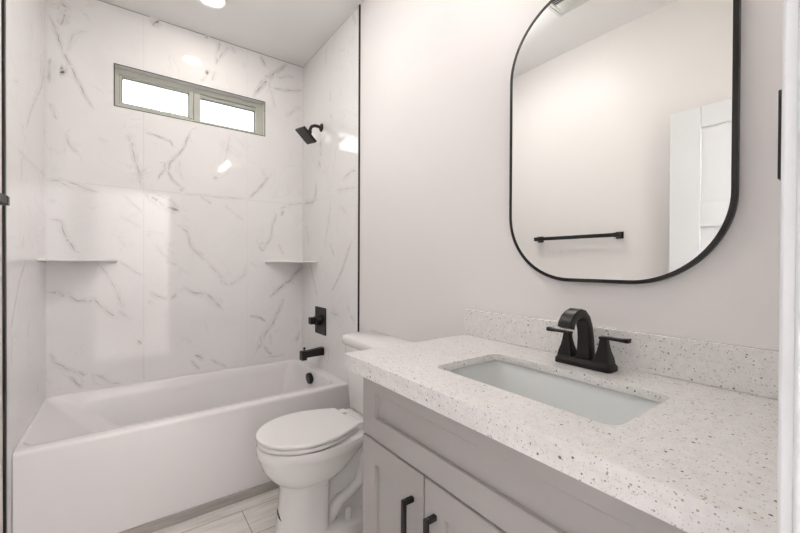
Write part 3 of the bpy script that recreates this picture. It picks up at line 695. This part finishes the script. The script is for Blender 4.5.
for i, (x, z, th, hw) in enumerate(path):
    a = path[max(i - 1, 0)]; c = path[min(i + 1, len(path) - 1)]
    dv = Vector((c[0] - a[0], 0, c[1] - a[1])).normalized(); nv = Vector((dv.z, 0, -dv.x))
    p = Vector((x, FY, CT + z))
    secs.append([p + nv * q * th + Vector((0, 1, 0)) * s * hw for q, s in ((-1, -.9), (-.6, -1), (.6, -1), (1, -.9), (1, .9), (.6, 1), (-.6, 1), (-1, .9))])
loft(bm, secs); obj('spout', bm, M['bronze'], fau, smooth=38)
for s in (1, -1):
    hy = FY + s * .051
    bm = bmesh.new()
    loft(bm, [fr_(FX - h, FX + h, hy - w, hy + w, .004, CT + z) for z, h, w in ((.021, .0215, .021), (.035, .0195, .0185), (.05, .0155, .014), (.066, .0125, .011), (.08, .0105, .0095), (.086, .010, .0093))])
    h = obj('handle', bm, M['bronze'], fau, smooth=38)
    bm = bmesh.new(); secs = []
    for (dy, z, hw, th) in ((-.0105, .086, .010, .0032), (.010, .0872, .0095, .0036), (.026, .0868, .0080, .0036), (.044, .0868, .0080, .0042), (.057, .0875, .0098, .0054), (.062, .0880, .0100, .0054)):
        secs.append([(FX + q * hw, hy + s * dy, CT + z + r * th) for q, r in ((-1, -.6), (-.8, -1), (.8, -1), (1, -.6), (1, .6), (.8, 1), (-.8, 1), (-1, .6))])
    loft(bm, secs); obj('lever', bm, M['bronze'], h, smooth=38)

# ------------------------------------------------------------------ mirror and wall fittings
MY0, MY1, MZ0, MZ1, MR = .222, .834, Z(-.052), Z(.858), .222
mir = thing('wall_mirror', 'tall rounded mirror in a thin black frame above the faucet', 'mirror', (XRP, (MY0 + MY1) / 2, MZ0))
ol = rrect(MY0, MY1, MZ0, MZ1, MR, 24); il = rrect(MY0 + .0105, MY1 - .0105, MZ0 + .0105, MZ1 - .0105, MR - .0105, 24)
me = plate([ol, il], .020, .001); stand(me, (0, 1, 0), (0, 0, 1), (1, 0, 0), (XRP - .0105, 0, 0)); link('mirror_frame', me, M['black'], mir, smooth=35)
me = plate([il], .004); stand(me, (0, 1, 0), (0, 0, 1), (1, 0, 0), (XRP - .0172, 0, 0)); link('mirror_glass', me, M['mirror'], mir)

tbx, tbz = XLP + .056, Z(.190)
tb = thing('towel_bar', 'square black towel bar on the left wall, seen in the mirror', 'towel bar', (XLP, 1.36, tbz))
bm = bmesh.new(); box(bm, tbx - .010, tbx + .010, 1.062, 1.665, tbz - .012, tbz + .012); obj('bar', bm, M['black'], tb, bevel=.0015)
for yy in (1.082, 1.645):
    bm = bmesh.new(); box(bm, XLP + .0005, XLP + .012, yy - .022, yy + .022, tbz - .022, tbz + .022); box(bm, XLP + .012, tbx + .011, yy - .015, yy + .015, tbz - .014, tbz + .014)
    obj('post', bm, M['black'], tb, bevel=.0015)

rx0, rx1, rz0, rz1, ry = .908, 1.075, Z(.150), Z(.303), .1315
tr_ = thing('towel_ring', 'black square towel ring at the right edge, beside the mirror', 'towel ring', ((rx0 + rx1) / 2, YF, rz1))
me = plate([rect(rx0, rx1, rz0, rz1), rect(rx0 + .011, rx1 - .011, rz0 + .011, rz1 - .011)], .011, .0012); stand(me, (1, 0, 0), (0, 0, 1), (0, -1, 0), (0, ry - .0055, 0))
link('ring', me, M['black'], tr_, smooth=35)
bm = bmesh.new(); xm = (rx0 + rx1) / 2; box(bm, xm - .022, xm + .022, YF + .0005, YF + .010, rz1 - .03, rz1 + .014); box(bm, xm - .012, xm + .012, YF + .010, ry + .003, rz1 - .014, rz1 + .003)
obj('post', bm, M['black'], tr_, bevel=.0015)

# open door folded back along the left wall (seen in the mirror)
door = bpy.data.objects.new('door_1', None); COL.objects.link(door); door.location = (-.285, .08, 0); door['kind'] = 'structure'
door['label'] = 'white panelled door folded back along the left wall, seen in the mirror'; ROOT['door_1'] = Vector(door.location)
dx0, dx1, dy0, dy1, dz0, dzt = -.300, -.265, .072, .786, .012, Z(.845)
bm = bmesh.new(); st = .140
box(bm, dx0, dx1, dy0, dy0 + st, dz0, dzt); box(bm, dx0, dx1, dy1 - st, dy1, dz0, dzt)
for a, c in ((dz0, dz0 + .22), (Z(.204), Z(.335)), (Z(.73), dzt)): box(bm, dx0, dx1, dy0 + st, dy1 - st, a, c)
box(bm, dx0 + .010, dx1 - .010, dy0 + st - .004, dy1 - st + .004, dz0 + .1, dzt - .06)
obj('door_leaf', bm, M['white_paint'], door, bevel=.003)
bm = bmesh.new(); lathe(bm, [(.026, 0), (.026, .006), (.012, .010), (.010, .04), (.010, .05)], (dx1, .725, .96), (1, 0, 0), 24); box(bm, dx1 + .038, dx1 + .052, .62, .735, .951, .969)
obj('door_handle', bm, M['black'], door, smooth=40)

# ------------------------------------------------------------------ ceiling fittings and lamps
for lx, ly, lab in ((.40, 2.385, 'round recessed downlight in the ceiling over the bathtub'),):
    rl = thing('recessed_light', lab, 'ceiling light', (lx, ly, ZC))
    bm = bmesh.new(); prof = [(.082, -.0005), (.083, -.004), (.078, -.008), (.060, -.006), (.055, -.001)]
    loft(bm, [[(lx + r * math.cos(2 * math.pi * k / 48), ly + r * math.sin(2 * math.pi * k / 48), ZC + h) for k in range(48)] for r, h in prof], False, False)
    obj('trim_ring', bm, M['ceil'], rl, smooth=40)
    bm = bmesh.new(); lathe(bm, [(.056, 0), (.056, .002)], (lx, ly, ZC - .004), (0, 0, 1), 40); obj('lens', bm, M['lens'], rl)

fl = thing('added_ceiling_fill', 'added unseen round fill light over the toilet, brightening the room', 'ceiling light', (.36, 1.48, ZC))  # assumed lamp out of view, added to brighten the room
bm = bmesh.new(); lathe(bm, [(.165, .0005), (.165, .02), (.155, .022)], (.36, 1.48, ZC), (0, 0, -1), 48); obj('fill_light_base', bm, M['black'], fl, smooth=40)
bm = bmesh.new(); lathe(bm, [(.150, .022), (.150, .048), (.135, .058), (.06, .064)], (.36, 1.48, ZC), (0, 0, -1), 48); obj('diffuser', bm, M['fill_drum'], fl, smooth=50)

vx0, vx1, vy0, vy1 = .055, .355, .955, 1.258
ve = thing('ceiling_vent', 'white louvred air vent in the ceiling, seen at the top of the mirror', 'vent', ((vx0 + vx1) / 2, (vy0 + vy1) / 2, ZC))
me = plate([rrect(vx0 - .012, vx1, vy0, vy1 + .012, .004, 2), rect(vx0 + .006, vx1 - .018, vy0 + .018, vy1 - .006)], .007, .002); me.transform(Matrix.Translation((0, 0, ZC - .0040)))
m2 = plate([rect(vx0 + .0105, vx1 - .0225, vy0 + .0225, vy1 - .0105), rect(vx0 + .026, vx1 - .038, vy0 + .038, vy1 - .026)], .007, .001); m2.transform(Matrix.Translation((0, 0, ZC - .0045)))
bm = bmesh.new(); bm.from_mesh(me); bm.from_mesh(m2); bm.to_mesh(me); bm.free(); link('vent_frame', me, M['louver'], ve, smooth=35)
bm = bmesh.new(); box(bm, vx0 + .002, vx1 - .014, vy0 + .014, vy1 - .002, ZC - .0012, ZC - .0004); obj('vent_shade_sheet', bm, M['dark'], ve)  # flat dark sheet under the ceiling, painted as the shade inside the vent
bm = bmesh.new()
a0, a1, c0, c1 = vx0 + .026, vx1 - .038, vy0 + .038, vy1 - .026
bank = (c1 - c0) / 3
for k in range(3):
    ya, yb = c0 + k * bank + .003, c0 + (k + 1) * bank - .003
    nsl = 15
    for i in range(nsl):
        xx = a0 + .006 + i * (a1 - a0 - .012) / (nsl - 1)
        tl = 1 if i < 5 else -1
        hw = Vector((.0056, 0, tl * .0036)); nn_ = Vector((-tl * .0036, 0, .0056)).normalized() * .0006
        obox(bm, (xx, (ya + yb) / 2, ZC - .0075), hw, (0, (yb - ya) / 2, 0), nn_)
    if k: box(bm, a0, a1, ya - .005, ya - .001, ZC - .010, ZC - .002)
obj('vent_blades', bm, M['louver'], ve)

vl = thing('vanity_light', 'three-globe vanity light on the wall above the mirror', 'wall light', (XRP, .53, 2.36))
bm = bmesh.new(); box(bm, XRP - .022, XRP - .0005, .30, .76, 2.33, 2.39); obj('back_plate', bm, M['black'], vl, bevel=.003)
for yy in (.34, .53, .72):
    bm = bmesh.new(); tube(bm, [(XRP - .02, yy, 2.36), (XRP - .10, yy, 2.36), (XRP - .125, yy, 2.375), (XRP - .125, yy, 2.395)], .008, 12); obj('arm', bm, M['black'], vl, smooth=45)
    bm = bmesh.new(); lathe(bm, [(.012, 0), (.020, .006), (.024, .02), (.024, .04), (.019, .052), (.008, .058)], (XRP - .125, yy, 2.392), (0, 0, 1), 24); obj('globe', bm, M['globe'], vl, smooth=50)
